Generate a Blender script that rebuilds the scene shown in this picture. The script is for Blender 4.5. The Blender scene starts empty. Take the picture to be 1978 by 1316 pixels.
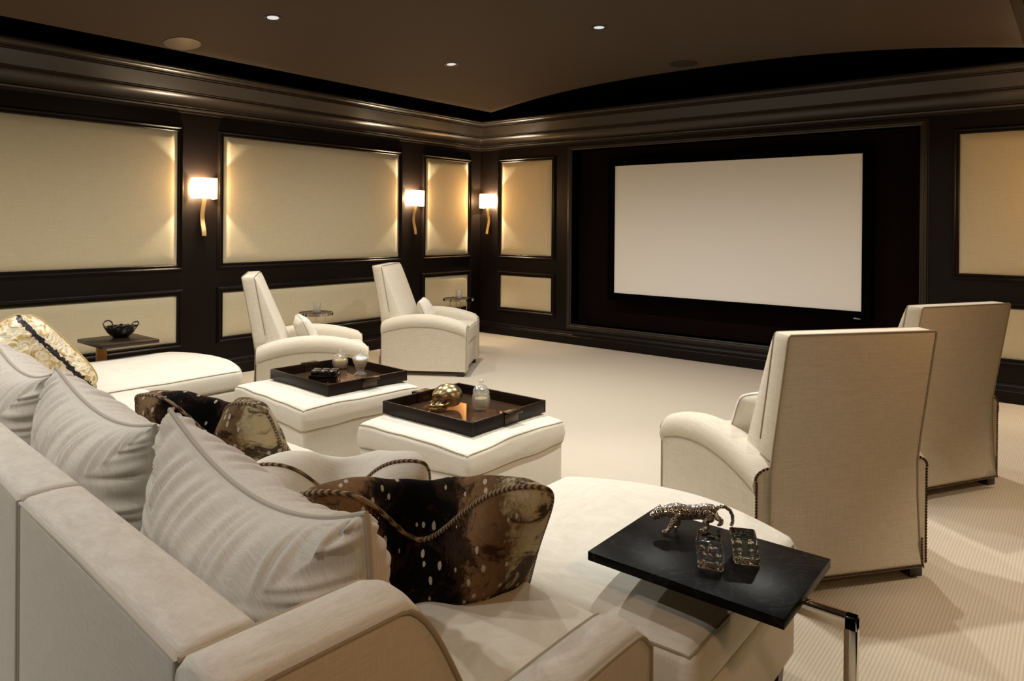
import bpy, bmesh, math, random
from mathutils import Vector, Matrix, noise
C = bpy.context.scene.collection
PI = math.pi
R = math.radians
random.seed(4)

# ------------------------------------------------------------------ helpers
def sm(a, b, x):
    t = max(0.0, min(1.0, (x - a) / (b - a)))
    return t * t * (3 - 2 * t)

class MB:
    def __init__(s):
        s.v = []; s.f = []
    def add(s, v, f, M=None):
        n = len(s.v)
        s.v += [tuple(M @ Vector(p)) if M is not None else tuple(p) for p in v]
        s.f += [tuple(i + n for i in q) for q in f]
        return s
    def box(s, x0, x1, y0, y1, z0, z1, M=None):
        v = [(x0,y0,z0),(x1,y0,z0),(x1,y1,z0),(x0,y1,z0),(x0,y0,z1),(x1,y0,z1),(x1,y1,z1),(x0,y1,z1)]
        return s.add(v, [(0,3,2,1),(4,5,6,7),(0,1,5,4),(1,2,6,5),(2,3,7,6),(3,0,4,7)], M)
    def tube(s, pts, r, n=8, closed=False, M=None, rr=None):
        pts = [Vector(p) for p in pts]
        m = len(pts); v = []; f = []
        up = None
        for i, p in enumerate(pts):
            if closed: t = pts[(i+1) % m] - pts[i-1]
            else: t = pts[min(i+1, m-1)] - pts[max(i-1, 0)]
            if t.length < 1e-9: t = Vector((0,0,1))
            t.normalize()
            if up is None:
                up = Vector((0,0,1)) if abs(t.z) < .9 else Vector((1,0,0))
            a = up - t * up.dot(t)
            if a.length < 1e-5:
                a = t.orthogonal()
            a.normalize(); up = a; b = t.cross(a)
            q = rr[i] if rr else r
            for k in range(n):
                an = 2*PI*k/n
                v.append(p + a*math.cos(an)*q + b*math.sin(an)*q)
        for i in range(m if closed else m-1):
            j = (i+1) % m
            for k in range(n):
                l = (k+1) % n
                f.append((i*n+k, i*n+l, j*n+l, j*n+k))
        if not closed:
            f.append(tuple(range(n-1, -1, -1))); f.append(tuple((m-1)*n+k for k in range(n)))
        return s.add(v, f, M)
    def lathe(s, prof, n=24, M=None, cx=0, cy=0, sq=None):
        v = []; f = []; m = len(prof)
        for (r, z) in prof:
            for k in range(n):
                a = 2*PI*k/n
                q = r * (sq(a, z) if sq else 1)
                v.append((cx + q*math.cos(a), cy + q*math.sin(a), z))
        for i in range(m-1):
            for k in range(n):
                l = (k+1) % n
                f.append((i*n+k, i*n+l, (i+1)*n+l, (i+1)*n+k))
        f.append(tuple(range(n-1, -1, -1))); f.append(tuple((m-1)*n+k for k in range(n)))
        return s.add(v, f, M)
    def ball(s, c, r, n=12, M=None, sc=(1,1,1)):
        v = []; f = []; h = n//2
        for i in range(h+1):
            t = PI*i/h
            for k in range(n):
                a = 2*PI*k/n
                v.append((c[0]+r*sc[0]*math.sin(t)*math.cos(a), c[1]+r*sc[1]*math.sin(t)*math.sin(a), c[2]+r*sc[2]*math.cos(t)))
        for i in range(h):
            for k in range(n):
                l = (k+1) % n
                f.append((i*n+k, (i+1)*n+k, (i+1)*n+l, i*n+l))
        return s.add(v, f, M)
    def prism(s, poly, z0, z1, M=None):
        n = len(poly)
        v = [(x,y,z0) for x,y in poly] + [(x,y,z1) for x,y in poly]
        f = [tuple(range(n-1,-1,-1)), tuple(range(n,2*n))] + [(i,(i+1)%n,n+(i+1)%n,n+i) for i in range(n)]
        return s.add(v, f, M)
    def build(s, name, mat, parent=None, smooth=True, bevel=0, seg=2, ang=35, weld=False, loc=None, rotz=None):
        me = bpy.data.meshes.new(name)
        me.from_pydata(s.v, [], s.f)
        bm = bmesh.new(); bm.from_mesh(me)
        if weld: bmesh.ops.remove_doubles(bm, verts=bm.verts, dist=1e-5)
        bmesh.ops.recalc_face_normals(bm, faces=bm.faces)
        if bevel:
            ed = [e for e in bm.edges if len(e.link_faces) == 2 and e.calc_face_angle(0) > R(30)]
            bmesh.ops.bevel(bm, geom=ed, offset=bevel, segments=seg, affect='EDGES', profile=.5, clamp_overlap=True)
        bm.to_mesh(me); bm.free()
        if smooth:
            for p in me.polygons: p.use_smooth = True
            try: me.set_sharp_from_angle(angle=R(ang))
            except Exception: pass
        me.materials.append(mat)
        o = bpy.data.objects.new(name, me); C.objects.link(o)
        if parent: o.parent = parent
        if loc is not None: o.location = loc
        if rotz is not None: o.rotation_euler = (0,0,rotz)
        return o

def thing(name, label, cat, loc=(0,0,0), rotz=0, group=None):
    o = bpy.data.objects.new(name, None); C.objects.link(o)
    o.empty_display_size = .1
    o.location = loc; o.rotation_euler = (0,0,rotz)
    o['label'] = label; o['category'] = cat
    if group: o['group'] = group
    return o
def tag(o, label, cat, group=None):
    o['label'] = label; o['category'] = cat
    if group: o['group'] = group
    return o
def struct(o, label=None):
    o['kind'] = 'structure'
    if label: o['label'] = label
    return o
def dup(root, loc, rotz, label, group=None):
    r = root.copy(); C.objects.link(r); r.location = loc; r.rotation_euler = (0,0,rotz); r['label'] = label
    if group: r['group'] = group
    for ch in list(root.children):
        c = ch.copy(); C.objects.link(c); c.parent = r
        for g in list(ch.children):
            d = g.copy(); C.objects.link(d); d.parent = c
    return r

def soft(hx, hy, hz, r=.03, n=16, fn=None, c=(0,0,0)):
    """rounded box, optionally deformed; returns MB and the map used for its seams"""
    def mp(u, v, w):
        p = Vector((u*hx, v*hy, w*hz))
        q = Vector((max(-hx+r, min(hx-r, p.x)), max(-hy+r, min(hy-r, p.y)), max(-hz+r, min(hz-r, p.z))))
        d = p - q
        if d.length > 1e-9: p = q + d.normalized()*r
        p = p + Vector(c)
        if fn: p = fn(p, u, v, w)
        return p
    # denser sampling near edges
    def sam(h):
        k = max(2, int(n*min(1, h/max(hx,hy,hz)*1.0)+2))
        e = [0, .35, .7, 1.0]
        s = [-1 + t*r/h for t in e[:-1]]
        mid = [-1 + r/h + (2-2*r/h)*i/k for i in range(k+1)]
        return s + mid + [-t for t in reversed(s)]
    X, Y, Z = sam(hx), sam(hy), sam(hz)
    m = MB()
    def face(A, B, g):
        v = [g(a,b) for a in A for b in B]; nb = len(B)
        f = [(i*nb+j, (i+1)*nb+j, (i+1)*nb+j+1, i*nb+j+1) for i in range(len(A)-1) for j in range(nb-1)]
        m.add(v, f)
    for sgn in (-1, 1):
        face(X, Y, lambda a,b: mp(a,b,sgn)); face(X, Z, lambda a,b: mp(a,sgn,b)); face(Y, Z, lambda a,b: mp(sgn,a,b))
    def ring(w, axis='z', grow=1.0):
        N = 26; pts = []
        co = [(-1,-1),(1,-1),(1,1),(-1,1)]
        for i in range(4):
            a, b = co[i], co[(i+1)%4]
            for k in range(N):
                t = k/N
                u, v = a[0]+(b[0]-a[0])*t, a[1]+(b[1]-a[1])*t
                pts.append(mp(u,v,w) if axis=='z' else (mp(u,w,v) if axis=='y' else mp(w,u,v)))
        # drop near duplicates
        out = [pts[0]]
        for p in pts[1:]:
            if (p-out[-1]).length > .004: out.append(p)
        return out
    return m, ring

# ------------------------------------------------------------------ materials
def new(name):
    m = bpy.data.materials.new(name); m.use_nodes = True
    nt = m.node_tree; b = nt.nodes['Principled BSDF']
    return m, nt, b
def N(nt, t, **k):
    n = nt.nodes.new(t)
    for a, v in k.items(): setattr(n, a, v)
    return n
def ramp(nt, stops, interp='LINEAR'):
    n = N(nt, 'ShaderNodeValToRGB'); cr = n.color_ramp; cr.interpolation = interp
    while len(cr.elements) < len(stops): cr.elements.new(.5)
    for e, (p, c) in zip(cr.elements, stops):
        e.position = p; e.color = (c[0], c[1], c[2], 1)
    return n
def math_(nt, op, a, b=None, c=None):
    n = N(nt, 'ShaderNodeMath', operation=op)
    for i, x in enumerate((a, b, c)):
        if x is None: continue
        if isinstance(x, (int, float)): n.inputs[i].default_value = x
        else: nt.links.new(x, n.inputs[i])
    return n.outputs[0]
def mix(nt, f, a, b):
    n = N(nt, 'ShaderNodeMix', data_type='RGBA')
    for s, x in ((n.inputs[0], f), (n.inputs[6], a), (n.inputs[7], b)):
        if isinstance(x, (int, float)): s.default_value = x
        elif isinstance(x, tuple): s.default_value = (x[0], x[1], x[2], 1)
        else: nt.links.new(x, s)
    return n.outputs[2]
def plain(name, col, rough=.5, metal=0, spec=.5, coat=0, emit=None, es=0):
    m, nt, b = new(name)
    b.inputs['Base Color'].default_value = (*col, 1); b.inputs['Roughness'].default_value = rough
    b.inputs['Metallic'].default_value = metal; b.inputs['Specular IOR Level'].default_value = spec
    b.inputs['Coat Weight'].default_value = coat
    if emit:
        b.inputs['Emission Color'].default_value = (*emit, 1); b.inputs['Emission Strength'].default_value = es
    return m
def linen(name, c1, c2, weave=700, bump=.25, rough=.9, slub=.5, sheen=.15):
    """slubby woven linen: threads in both directions"""
    m, nt, b = new(name)
    tc = N(nt, 'ShaderNodeTexCoord'); L = nt.links.new
    k = weave/700
    outs = []
    for sc_ in ((16*k, 16*k, 420*k), (420*k, 420*k, 12*k), (60*k, 60*k, 900*k)):
        mp = N(nt, 'ShaderNodeMapping'); mp.inputs['Scale'].default_value = sc_
        n = N(nt, 'ShaderNodeTexNoise'); n.inputs['Scale'].default_value = 1; n.inputs['Detail'].default_value = 2
        L(tc.outputs['Object'], mp.inputs[0]); L(mp.outputs[0], n.inputs[0]); outs.append(n.outputs[0])
    s = math_(nt, 'ADD', math_(nt, 'MULTIPLY', outs[0], .42), math_(nt, 'MULTIPLY', outs[1], .33))
    s = math_(nt, 'ADD', s, math_(nt, 'MULTIPLY', outs[2], .25))
    rp = ramp(nt, [(.36, c1), (.62, c2)]); L(s, rp.inputs[0]); L(rp.outputs[0], b.inputs['Base Color'])
    b.inputs['Roughness'].default_value = rough; b.inputs['Specular IOR Level'].default_value = .2
    b.inputs['Sheen Weight'].default_value = sheen
    bp = N(nt, 'ShaderNodeBump'); bp.inputs['Strength'].default_value = bump; bp.inputs['Distance'].default_value = .0012
    L(s, bp.inputs['Height']); L(bp.outputs[0], b.inputs['Normal'])
    return m
M = {}
M['lacquer'] = plain('dark_lacquer', (.0045,.0024,.0015), .42, spec=.2)
M['crown'] = plain('crown_lacquer', (.016,.0105,.007), .36, spec=.5)
M['black'] = plain('cove_shade_black', (.0008,.0007,.0006), .9, spec=.05)  # shade of the unlit cove, put into the colour as near-black
M['recess'] = plain('screen_niche_cloth', (.0060,.0026,.0021), .9, spec=.05)
M['velvet'] = plain('black_velvet', (.0008,.0007,.0007), .95, spec=.03)
M['screen'] = plain('screen_cloth', (.84,.82,.78), .85, spec=.1)
M['logo'] = plain('badge_grey', (.5,.5,.5), .4)
M['linen'] = linen('cream_linen', (.64,.60,.51), (.73,.70,.62))
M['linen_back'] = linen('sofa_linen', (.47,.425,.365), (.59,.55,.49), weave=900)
M['linen_chair'] = linen('chair_linen', (.55,.49,.39), (.69,.63,.52), weave=560)
M['welt'] = plain('welt_cord', (.34,.29,.21), .8, spec=.2)
M['welt_light'] = plain('welt_light', (.40,.36,.30), .8, spec=.2)
M['panel'] = linen('wall_panel_cloth', (.535,.46,.305), (.61,.54,.37), weave=450, bump=.12, sheen=.3)
M['nail'] = plain('bronze_nailheads', (.09,.055,.03), .35, metal=.9)
M['foot'] = plain('dark_wood', (.018,.010,.006), .3)
M['tray'] = plain('espresso_lacquer_tray', (.011,.006,.0035), .32, spec=.16)
M['gold'] = plain('brass', (.78,.56,.24), .33, metal=.75)
M['skull'] = plain('polished_bronze', (.40,.31,.17), .27, metal=1)
M['chrome'] = plain('polished_nickel', (.62,.58,.52), .07, metal=1)
M['nickel'] = plain('bronze_handle', (.07,.052,.038), .25, metal=1)
M['bronze'] = plain('warm_bronze_post', (.30,.16,.05), .35, metal=.6)
M['slate'] = plain('black_table_glass', (.004,.004,.004), .2, spec=.12)
M['blackbox'] = plain('black_gloss', (.003,.003,.003), .08, coat=.5)
M['candle'] = plain('candy_filling', (.95,.62,.16), .55)
M['candle2'] = plain('pale_filling', (.90,.68,.36), .55)
M['white_cloth'] = linen('white_pillow_linen', (.62,.58,.50), (.74,.70,.62), weave=700)
M['cord'] = None
M['grille'] = plain('speaker_grille', (.012,.008,.006), .75)
M['grille_light'] = plain('speaker_grille_painted', (.042,.029,.0195), .85, spec=.1)
M['trimring'] = plain('downlight_trim', (.012,.008,.006), .5)
M['bowlglass'] = plain('smoked_glass', (.012,.012,.012), .06, coat=.6)

# glass
def glass(name, col=(1,1,1), rough=0.0, ior=1.5):
    m, nt, b = new(name)
    b.inputs['Base Color'].default_value = (*col, 1); b.inputs['Roughness'].default_value = rough
    b.inputs['Transmission Weight'].default_value = 1; b.inputs['IOR'].default_value = ior
    return m
m, nt, b = new('cut_crystal'); L = nt.links.new
nt.nodes.remove(b); out = nt.nodes['Material Output']
tr = N(nt,'ShaderNodeBsdfTransparent'); tr.inputs[0].default_value = (.97,.97,.95,1)
gl = N(nt,'ShaderNodeBsdfGlossy'); gl.inputs[0].default_value = (1,1,1,1); gl.inputs[1].default_value = .08
df = N(nt,'ShaderNodeBsdfTranslucent'); df.inputs[0].default_value = (.85,.85,.82,1)
d2 = N(nt,'ShaderNodeBsdfDiffuse'); d2.inputs[0].default_value = (.85,.85,.82,1)
lw = N(nt,'ShaderNodeLayerWeight'); lw.inputs[0].default_value = .35
tc = N(nt,'ShaderNodeTexCoord'); vo = N(nt,'ShaderNodeTexVoronoi'); vo.inputs['Scale'].default_value = 130; L(tc.outputs['Object'], vo.inputs[0])
bp = N(nt,'ShaderNodeBump'); bp.inputs['Strength'].default_value = .8; bp.inputs['Distance'].default_value = .002; L(vo.outputs[0], bp.inputs['Height'])
for q in (gl, df, d2): L(bp.outputs[0], q.inputs['Normal'])
a1 = N(nt,'ShaderNodeMixShader'); a1.inputs[0].default_value = .5; L(df.outputs[0], a1.inputs[1]); L(d2.outputs[0], a1.inputs[2])
a2 = N(nt,'ShaderNodeMixShader'); a2.inputs[0].default_value = .24; L(tr.outputs[0], a2.inputs[1]); L(a1.outputs[0], a2.inputs[2])
a3 = N(nt,'ShaderNodeMixShader'); L(math_(nt,'MULTIPLY_ADD', lw.outputs['Facing'], .6, .08), a3.inputs[0]); L(a2.outputs[0], a3.inputs[1]); L(gl.outputs[0], a3.inputs[2])
L(a3.outputs[0], out.inputs[0])
M['glass'] = m
M['glass_clear'] = glass('crystal_block_clear', (.97,.98,.97), .01, 1.5)
M['glass_warm'] = glass('crystal_block', (.93,.95,.80), .01, 1.52)

# tray floor mirror
m, nt, b = new('tray_mirror'); b.inputs['Base Color'].default_value = (.46,.27,.17,1); b.inputs['Metallic'].default_value = .9; b.inputs['Roughness'].default_value = .03
M['mirror'] = m

# ceiling paint
M['ceiling'] = plain('ceiling_paint', (.050,.035,.0235), .8, spec=.25)

# slate with faint veins
m, nt, b = new('black_marble'); L = nt.links.new
tc = N(nt,'ShaderNodeTexCoord'); n1 = N(nt,'ShaderNodeTexNoise'); n1.inputs['Scale'].default_value = 6; n1.inputs['Detail'].default_value = 5; n1.inputs['Distortion'].default_value = 1.6
L(tc.outputs['Object'], n1.inputs[0])
v = math_(nt,'ABSOLUTE', math_(nt,'SUBTRACT', n1.outputs[0], .52))
rp = ramp(nt, [(0,(.022,.022,.023)),(.012,(.005,.005,.0055)),(.05,(.003,.003,.0033))]); L(v, rp.inputs[0]); L(rp.outputs[0], b.inputs['Base Color'])
b.inputs['Roughness'].default_value = .33; b.inputs['Specular IOR Level'].default_value = .07
M['marble'] = m

# carpet: ribbed loops
m, nt, b = new('ribbed_carpet'); L = nt.links.new
tc = N(nt,'ShaderNodeTexCoord'); sx = N(nt,'ShaderNodeSeparateXYZ'); L(tc.outputs['Object'], sx.inputs[0])
nz = N(nt,'ShaderNodeTexNoise'); nz.inputs['Scale'].default_value = 40; L(tc.outputs['Object'], nz.inputs[0])
xr = math_(nt,'ADD', math_(nt,'MULTIPLY', sx.outputs[0], 2*PI/.0130), math_(nt,'MULTIPLY', nz.outputs[0], 1.0))
rib = math_(nt,'MULTIPLY_ADD', math_(nt,'SINE', xr), .5, .5)
yr = math_(nt,'ADD', math_(nt,'MULTIPLY', sx.outputs[1], 2*PI/.012), math_(nt,'MULTIPLY', math_(nt,'FLOOR', math_(nt,'DIVIDE', xr, 2*PI)), 2.4))
lp = math_(nt,'MULTIPLY_ADD', math_(nt,'SINE', yr), .5, .5)
h = math_(nt,'MULTIPLY', rib, math_(nt,'MULTIPLY_ADD', lp, .45, .55))
big = N(nt,'ShaderNodeTexNoise'); big.inputs['Scale'].default_value = 1.3; big.inputs['Detail'].default_value = 2; L(tc.outputs['Object'], big.inputs[0])
c = mix(nt, h, (.43,.372,.295), (.575,.52,.435))
c2 = mix(nt, math_(nt,'MULTIPLY', big.outputs[0], .25), c, (.49,.43,.35)); L(c2, b.inputs['Base Color'])
b.inputs['Roughness'].default_value = .95; b.inputs['Specular IOR Level'].default_value = .1; b.inputs['Sheen Weight'].default_value = .2
bp = N(nt,'ShaderNodeBump'); bp.inputs['Strength'].default_value = .35; bp.inputs['Distance'].default_value = .003; L(h, bp.inputs['Height']); L(bp.outputs[0], b.inputs['Normal'])
M['carpet'] = m

# twisted cord
m, nt, b = new('twisted_cord'); L = nt.links.new
tc = N(nt,'ShaderNodeTexCoord'); w = N(nt,'ShaderNodeTexWave'); w.inputs['Scale'].default_value = 42; w.bands_direction = 'DIAGONAL'; L(tc.outputs['Object'], w.inputs[0])
rp = ramp(nt, [(.2,(.045,.026,.013)),(.8,(.30,.20,.11))]); L(w.outputs[0], rp.inputs[0]); L(rp.outputs[0], b.inputs['Base Color']); b.inputs['Roughness'].default_value = .7
bp = N(nt,'ShaderNodeBump'); bp.inputs['Strength'].default_value = .8; bp.inputs['Distance'].default_value = .003; L(w.outputs[0], bp.inputs['Height']); L(bp.outputs[0], b.inputs['Normal'])
M['cord'] = m

# spotted deer-hide print; object x across, y up
def hide(name, shift=0.0, brown=(.185,.105,.050), pale=.235):
    m, nt, b = new(name); L = nt.links.new
    tc = N(nt,'ShaderNodeTexCoord'); sp = N(nt,'ShaderNodeSeparateXYZ'); L(tc.outputs['Object'], sp.inputs[0])
    n1 = N(nt,'ShaderNodeTexNoise'); n1.inputs['Scale'].default_value = 8; n1.inputs['Detail'].default_value = 8; n1.inputs['Roughness'].default_value = .72; n1.inputs['Distortion'].default_value = .6; L(tc.outputs['Object'], n1.inputs[0])
    mp0 = N(nt,'ShaderNodeMapping'); mp0.inputs['Scale'].default_value = (140,45,80); mp0.inputs['Rotation'].default_value = (0,0,.5); L(tc.outputs['Object'], mp0.inputs[0])
    n2 = N(nt,'ShaderNodeTexNoise'); n2.inputs['Scale'].default_value = 1; n2.inputs['Detail'].default_value = 3; L(mp0.outputs[0], n2.inputs[0])
    ax = math_(nt,'ABSOLUTE', math_(nt,'ADD', math_(nt,'ADD', sp.outputs[0], shift), math_(nt,'MULTIPLY', sp.outputs[1], .10)))
    d = math_(nt,'ADD', ax, math_(nt,'MULTIPLY', math_(nt,'SUBTRACT', n1.outputs[0], .5), .20))
    d = math_(nt,'ADD', d, math_(nt,'MULTIPLY', math_(nt,'SUBTRACT', n2.outputs[0], .5), .05))
    rp = ramp(nt, [(.075,(.0025,.002,.002)),(.095,(.03,.014,.007)),(.12,brown),(pale-.03,(brown[0]*.55,brown[1]*.5,brown[2]*.45)),(pale,(.34,.27,.16)),(pale+.04,(.46,.39,.25))]); L(d, rp.inputs[0])
    n3 = N(nt,'ShaderNodeTexNoise'); n3.inputs['Scale'].default_value = 6.5; n3.inputs['Detail'].default_value = 6; n3.inputs['Roughness'].default_value = .7; n3.inputs['Distortion'].default_value = .8; L(tc.outputs['Object'], n3.inputs[0])
    dk = ramp(nt, [(.49,(0,0,0)),(.55,(1,1,1))]); L(n3.outputs[0], dk.inputs[0])
    base = mix(nt, math_(nt,'MULTIPLY', dk.outputs[0], .9), rp.outputs[0], (.022,.011,.006))
    mp = N(nt,'ShaderNodeMapping'); mp.inputs['Scale'].default_value = (50,24,24); mp.inputs['Rotation'].default_value = (0,0,.25); L(tc.outputs['Object'], mp.inputs[0])
    vo = N(nt,'ShaderNodeTexVoronoi'); vo.inputs['Scale'].default_value = 1.0; vo.inputs['Randomness'].default_value = .95; L(mp.outputs[0], vo.inputs[0])
    s = math_(nt,'LESS_THAN', math_(nt,'ADD', vo.outputs['Distance'], math_(nt,'MULTIPLY', n2.outputs[0], .18)), .34)
    sep = N(nt,'ShaderNodeSeparateColor'); L(vo.outputs['Color'], sep.inputs[0])
    s = math_(nt,'MULTIPLY', s, math_(nt,'GREATER_THAN', sep.outputs[0], .50))
    fin = mix(nt, math_(nt,'MULTIPLY', s, .85), base, (.44,.38,.32)); L(fin, b.inputs['Base Color'])
    b.inputs['Roughness'].default_value = .8; b.inputs['Specular IOR Level'].default_value = .05
    bp = N(nt,'ShaderNodeBump'); bp.inputs['Strength'].default_value = .5; bp.inputs['Distance'].default_value = .003; L(n2.outputs[0], bp.inputs['Height']); L(bp.outputs[0], b.inputs['Normal'])
    return m
M['hide'] = hide('spotted_hide')
M['hide2'] = hide('spotted_hide_pale', .03, (.19,.125,.07), .275)

# gold brocade
m, nt, b = new('gold_brocade'); L = nt.links.new
tc = N(nt,'ShaderNodeTexCoord')
n1 = N(nt,'ShaderNodeTexNoise'); n1.inputs['Scale'].default_value = 16; n1.inputs['Detail'].default_value = 4; n1.inputs['Distortion'].default_value = 2.2; L(tc.outputs['Object'], n1.inputs[0])
vo = N(nt,'ShaderNodeTexVoronoi'); vo.inputs['Scale'].default_value = 26; vo.feature = 'SMOOTH_F1'; L(tc.outputs['Object'], vo.inputs[0])
rp = ramp(nt, [(.38,(.62,.54,.38)),(.5,(.80,.72,.55)),(.6,(.58,.42,.18)),(.7,(.36,.24,.09))]); L(n1.outputs[0], rp.inputs[0]); L(rp.outputs[0], b.inputs['Base Color'])
b.inputs['Metallic'].default_value = .25; b.inputs['Roughness'].default_value = .38
bp = N(nt,'ShaderNodeBump'); bp.inputs['Strength'].default_value = .9; bp.inputs['Distance'].default_value = .008; L(math_(nt,'ADD', n1.outputs[0], vo.outputs[0]), bp.inputs['Height']); L(bp.outputs[0], b.inputs['Normal'])
M['brocade'] = m
M['band'] = plain('dark_trim_band', (.012,.008,.014), .5)
M['goldcord'] = plain('gold_cord', (.50,.36,.16), .55)
# panther hide metal
m, nt, b = new('speckled_silver'); L = nt.links.new
tc = N(nt,'ShaderNodeTexCoord'); vo = N(nt,'ShaderNodeTexVoronoi'); vo.inputs['Scale'].default_value = 210; L(tc.outputs['Object'], vo.inputs[0])
rp = ramp(nt, [(.40,(.008,.005,.004)),(.50,(.88,.78,.70))]); L(vo.outputs['Distance'], rp.inputs[0]); L(rp.outputs[0], b.inputs['Base Color'])
L(rp.outputs[0], b.inputs['Metallic']); b.inputs['Roughness'].default_value = .17
bp = N(nt,'ShaderNodeBump'); bp.inputs['Strength'].default_value = .7; bp.inputs['Distance'].default_value = .0015; L(vo.outputs['Distance'], bp.inputs['Height']); L(bp.outputs[0], b.inputs['Normal'])
M['cat'] = m
# sconce shade
m, nt, b = new('sconce_shade')
b.inputs['Base Color'].default_value = (.9,.82,.74,1); b.inputs['Roughness'].default_value = .8
b.inputs['Emission Color'].default_value = (1,.82,.63,1); b.inputs['Emission Strength'].default_value = 2.8
out = nt.nodes['Material Output']; tp = nt.nodes.new('ShaderNodeBsdfTransparent'); tp.inputs[0].default_value = (1,.86,.68,1)
mx = nt.nodes.new('ShaderNodeMixShader'); mx.inputs[0].default_value = .5
nt.links.new(b.outputs[0], mx.inputs[1]); nt.links.new(tp.outputs[0], mx.inputs[2]); nt.links.new(mx.outputs[0], out.inputs[0])
M['shade'] = m
M['lens'] = plain('downlight_lens', (.6,.6,.6), .4, emit=(.86,.92,1), es=.42)
M['bulb'] = plain('sconce_bulb', (1,1,1), .4, emit=(1,.72,.45), es=40)

# ------------------------------------------------------------------ room
XR, YB, ZT = 6.95, -9.6, 3.6
def quad(name, v, mat, label=None):
    m = MB(); m.add(v, [(0,1,2,3)]); return struct(m.build(name, mat, smooth=False), label)
fl = MB().box(-.3, XR+.3, YB-.3, .3, -.1, 0).build('floor', M['carpet'], smooth=False); struct(fl)
# left wall, right wall, back wall as slabs; front wall built round the screen niche
struct(MB().box(-.3, 0, YB-.3, .3, 0, ZT).build('wall_left', M['lacquer'], smooth=False))
struct(MB().box(XR, XR+.3, YB-.3, .3, 0, ZT).build('wall_right', M['lacquer'], smooth=False))
struct(MB().box(0, XR, YB-.3, YB, 0, ZT).build('wall_back', M['lacquer'], smooth=False))
NX0, NX1, NZ0, NZ1 = 1.545, 5.395, .255, 2.445
w = MB(); w.box(0, NX0, 0, .3, 0, ZT); w.box(NX1, XR, 0, .3, 0, ZT); w.box(NX0, NX1, 0, .3, 0, NZ0); w.box(NX0, NX1, 0, .3, NZ1, ZT)
struct(w.build('wall_front', M['lacquer'], smooth=False))
struct(MB().box(NX0-.02, NX1+.02, .16, .2, NZ0-.02, NZ1+.02).build('trim_1', M['recess'], smooth=False))
# cove lid and wall tops above the crown, blackened to imitate the cove's shade
struct(MB().box(-.2, XR+.2, YB-.2, .2, 3.22, 3.3).build('ceiling_cove', M['black'], smooth=False))
for nm, a in (('trim_2',(0,.012,YB,0)),('trim_3',(XR-.012,XR,YB,0))):
    struct(MB().box(a[0],a[1],a[2],a[3],2.88,3.22).build(nm, M['black'], smooth=False))
struct(MB().box(.012, XR-.012, -.012, 0, 2.88, 3.22).build('trim_4', M['black'], smooth=False))
# vaulted ceiling panel
CXv, HW = 3.485, 2.715
def vz(x):
    t = min(1.0, abs((x-CXv)/HW)); return 2.905 + .195*(1 - t**2.4)
m = MB(); NXv = 64; y0v, y1v = YB+.68, -.68
bot = []; 
for i in range(NXv+1):
    x = CXv - HW + 2*HW*i/NXv; bot.append((x, vz(x)))
v = [(x,y,z) for y in (y0v,y1v) for x,z in bot] + [(x,y,3.21) for y in (y0v,y1v) for x,z in bot]
n = NXv+1; f = []
for i in range(NXv):
    f += [(i,i+1,n+i+1,n+i), (2*n+i,3*n+i,3*n+i+1,2*n+i+1), (i,2*n+i,2*n+i+1,i+1), (n+i,n+i+1,3*n+i+1,3*n+i)]
f += [(0,n,3*n,2*n), (n-1,3*n-1,4*n-1,2*n-1)]
m.add(v, f)
struct(m.build('ceiling', M['ceiling'], ang=30))

# mouldings -------------------------------------------------------
def arc(c, r, a0, a1, n=6):
    return [(c[0]+r*math.cos(R(a0+(a1-a0)*i/n)), c[1]+r*math.sin(R(a0+(a1-a0)*i/n))) for i in range(n+1)]
crown = [(-.01,2.52),(.012,2.525),(.012,2.545),(.024,2.549),(.030,2.562),(.024,2.572),(.036,2.578),(.036,2.590)] \
      + [(.036+.072*(1-math.cos(t*PI/2)), 2.590+.088*math.sin(t*PI/2)) for t in (.15,.3,.45,.6,.75,.9,1)] \
      + [(.108,2.692),(.120,2.696),(.120,2.704),(.196,2.808),(.196,2.818),(.212,2.822),(.212,2.832),(.222,2.835)] \
      + [(.222+.036*math.sin(t*PI/2), 2.835+.024*(1-math.cos(t*PI/2))) for t in (.25,.5,.75,1)] \
      + [(.270,2.862),(.278,2.866),(.278,2.882),(.262,2.886),(-.01,2.886)]
base = [(-.01,0),(.034,0),(.034,.100),(.030,.106),(.030,.118),(.022,.124),(.022,.140),(.014,.150),(.010,.166),(-.01,.172)]
def run(name, prof, side, mat):
    m = MB(); n = len(prof); v = []
    for e in (0, 1):
        for d, z in prof:
            if side == 'left': v.append((d, -d if e else YB+d, z))
            if side == 'right': v.append((XR-d, -d if e else YB+d, z))
            if side == 'front': v.append((d if e else XR-d, -d, z))
            if side == 'back': v.append((d if e else XR-d, YB+d, z))
    f = [(i,i+1,n+i+1,n+i) for i in range(n-1)] + [tuple(range(n)), tuple(range(2*n-1,n-1,-1))]
    m.add(v, f); return struct(m.build(name, mat, ang=25))
for i, s in enumerate(('left','right','front','back')):
    run('trim_%d' % (5+i), crown, s, M['crown']); run('baseboard_'+s, base, s, M['lacquer'])

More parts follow.
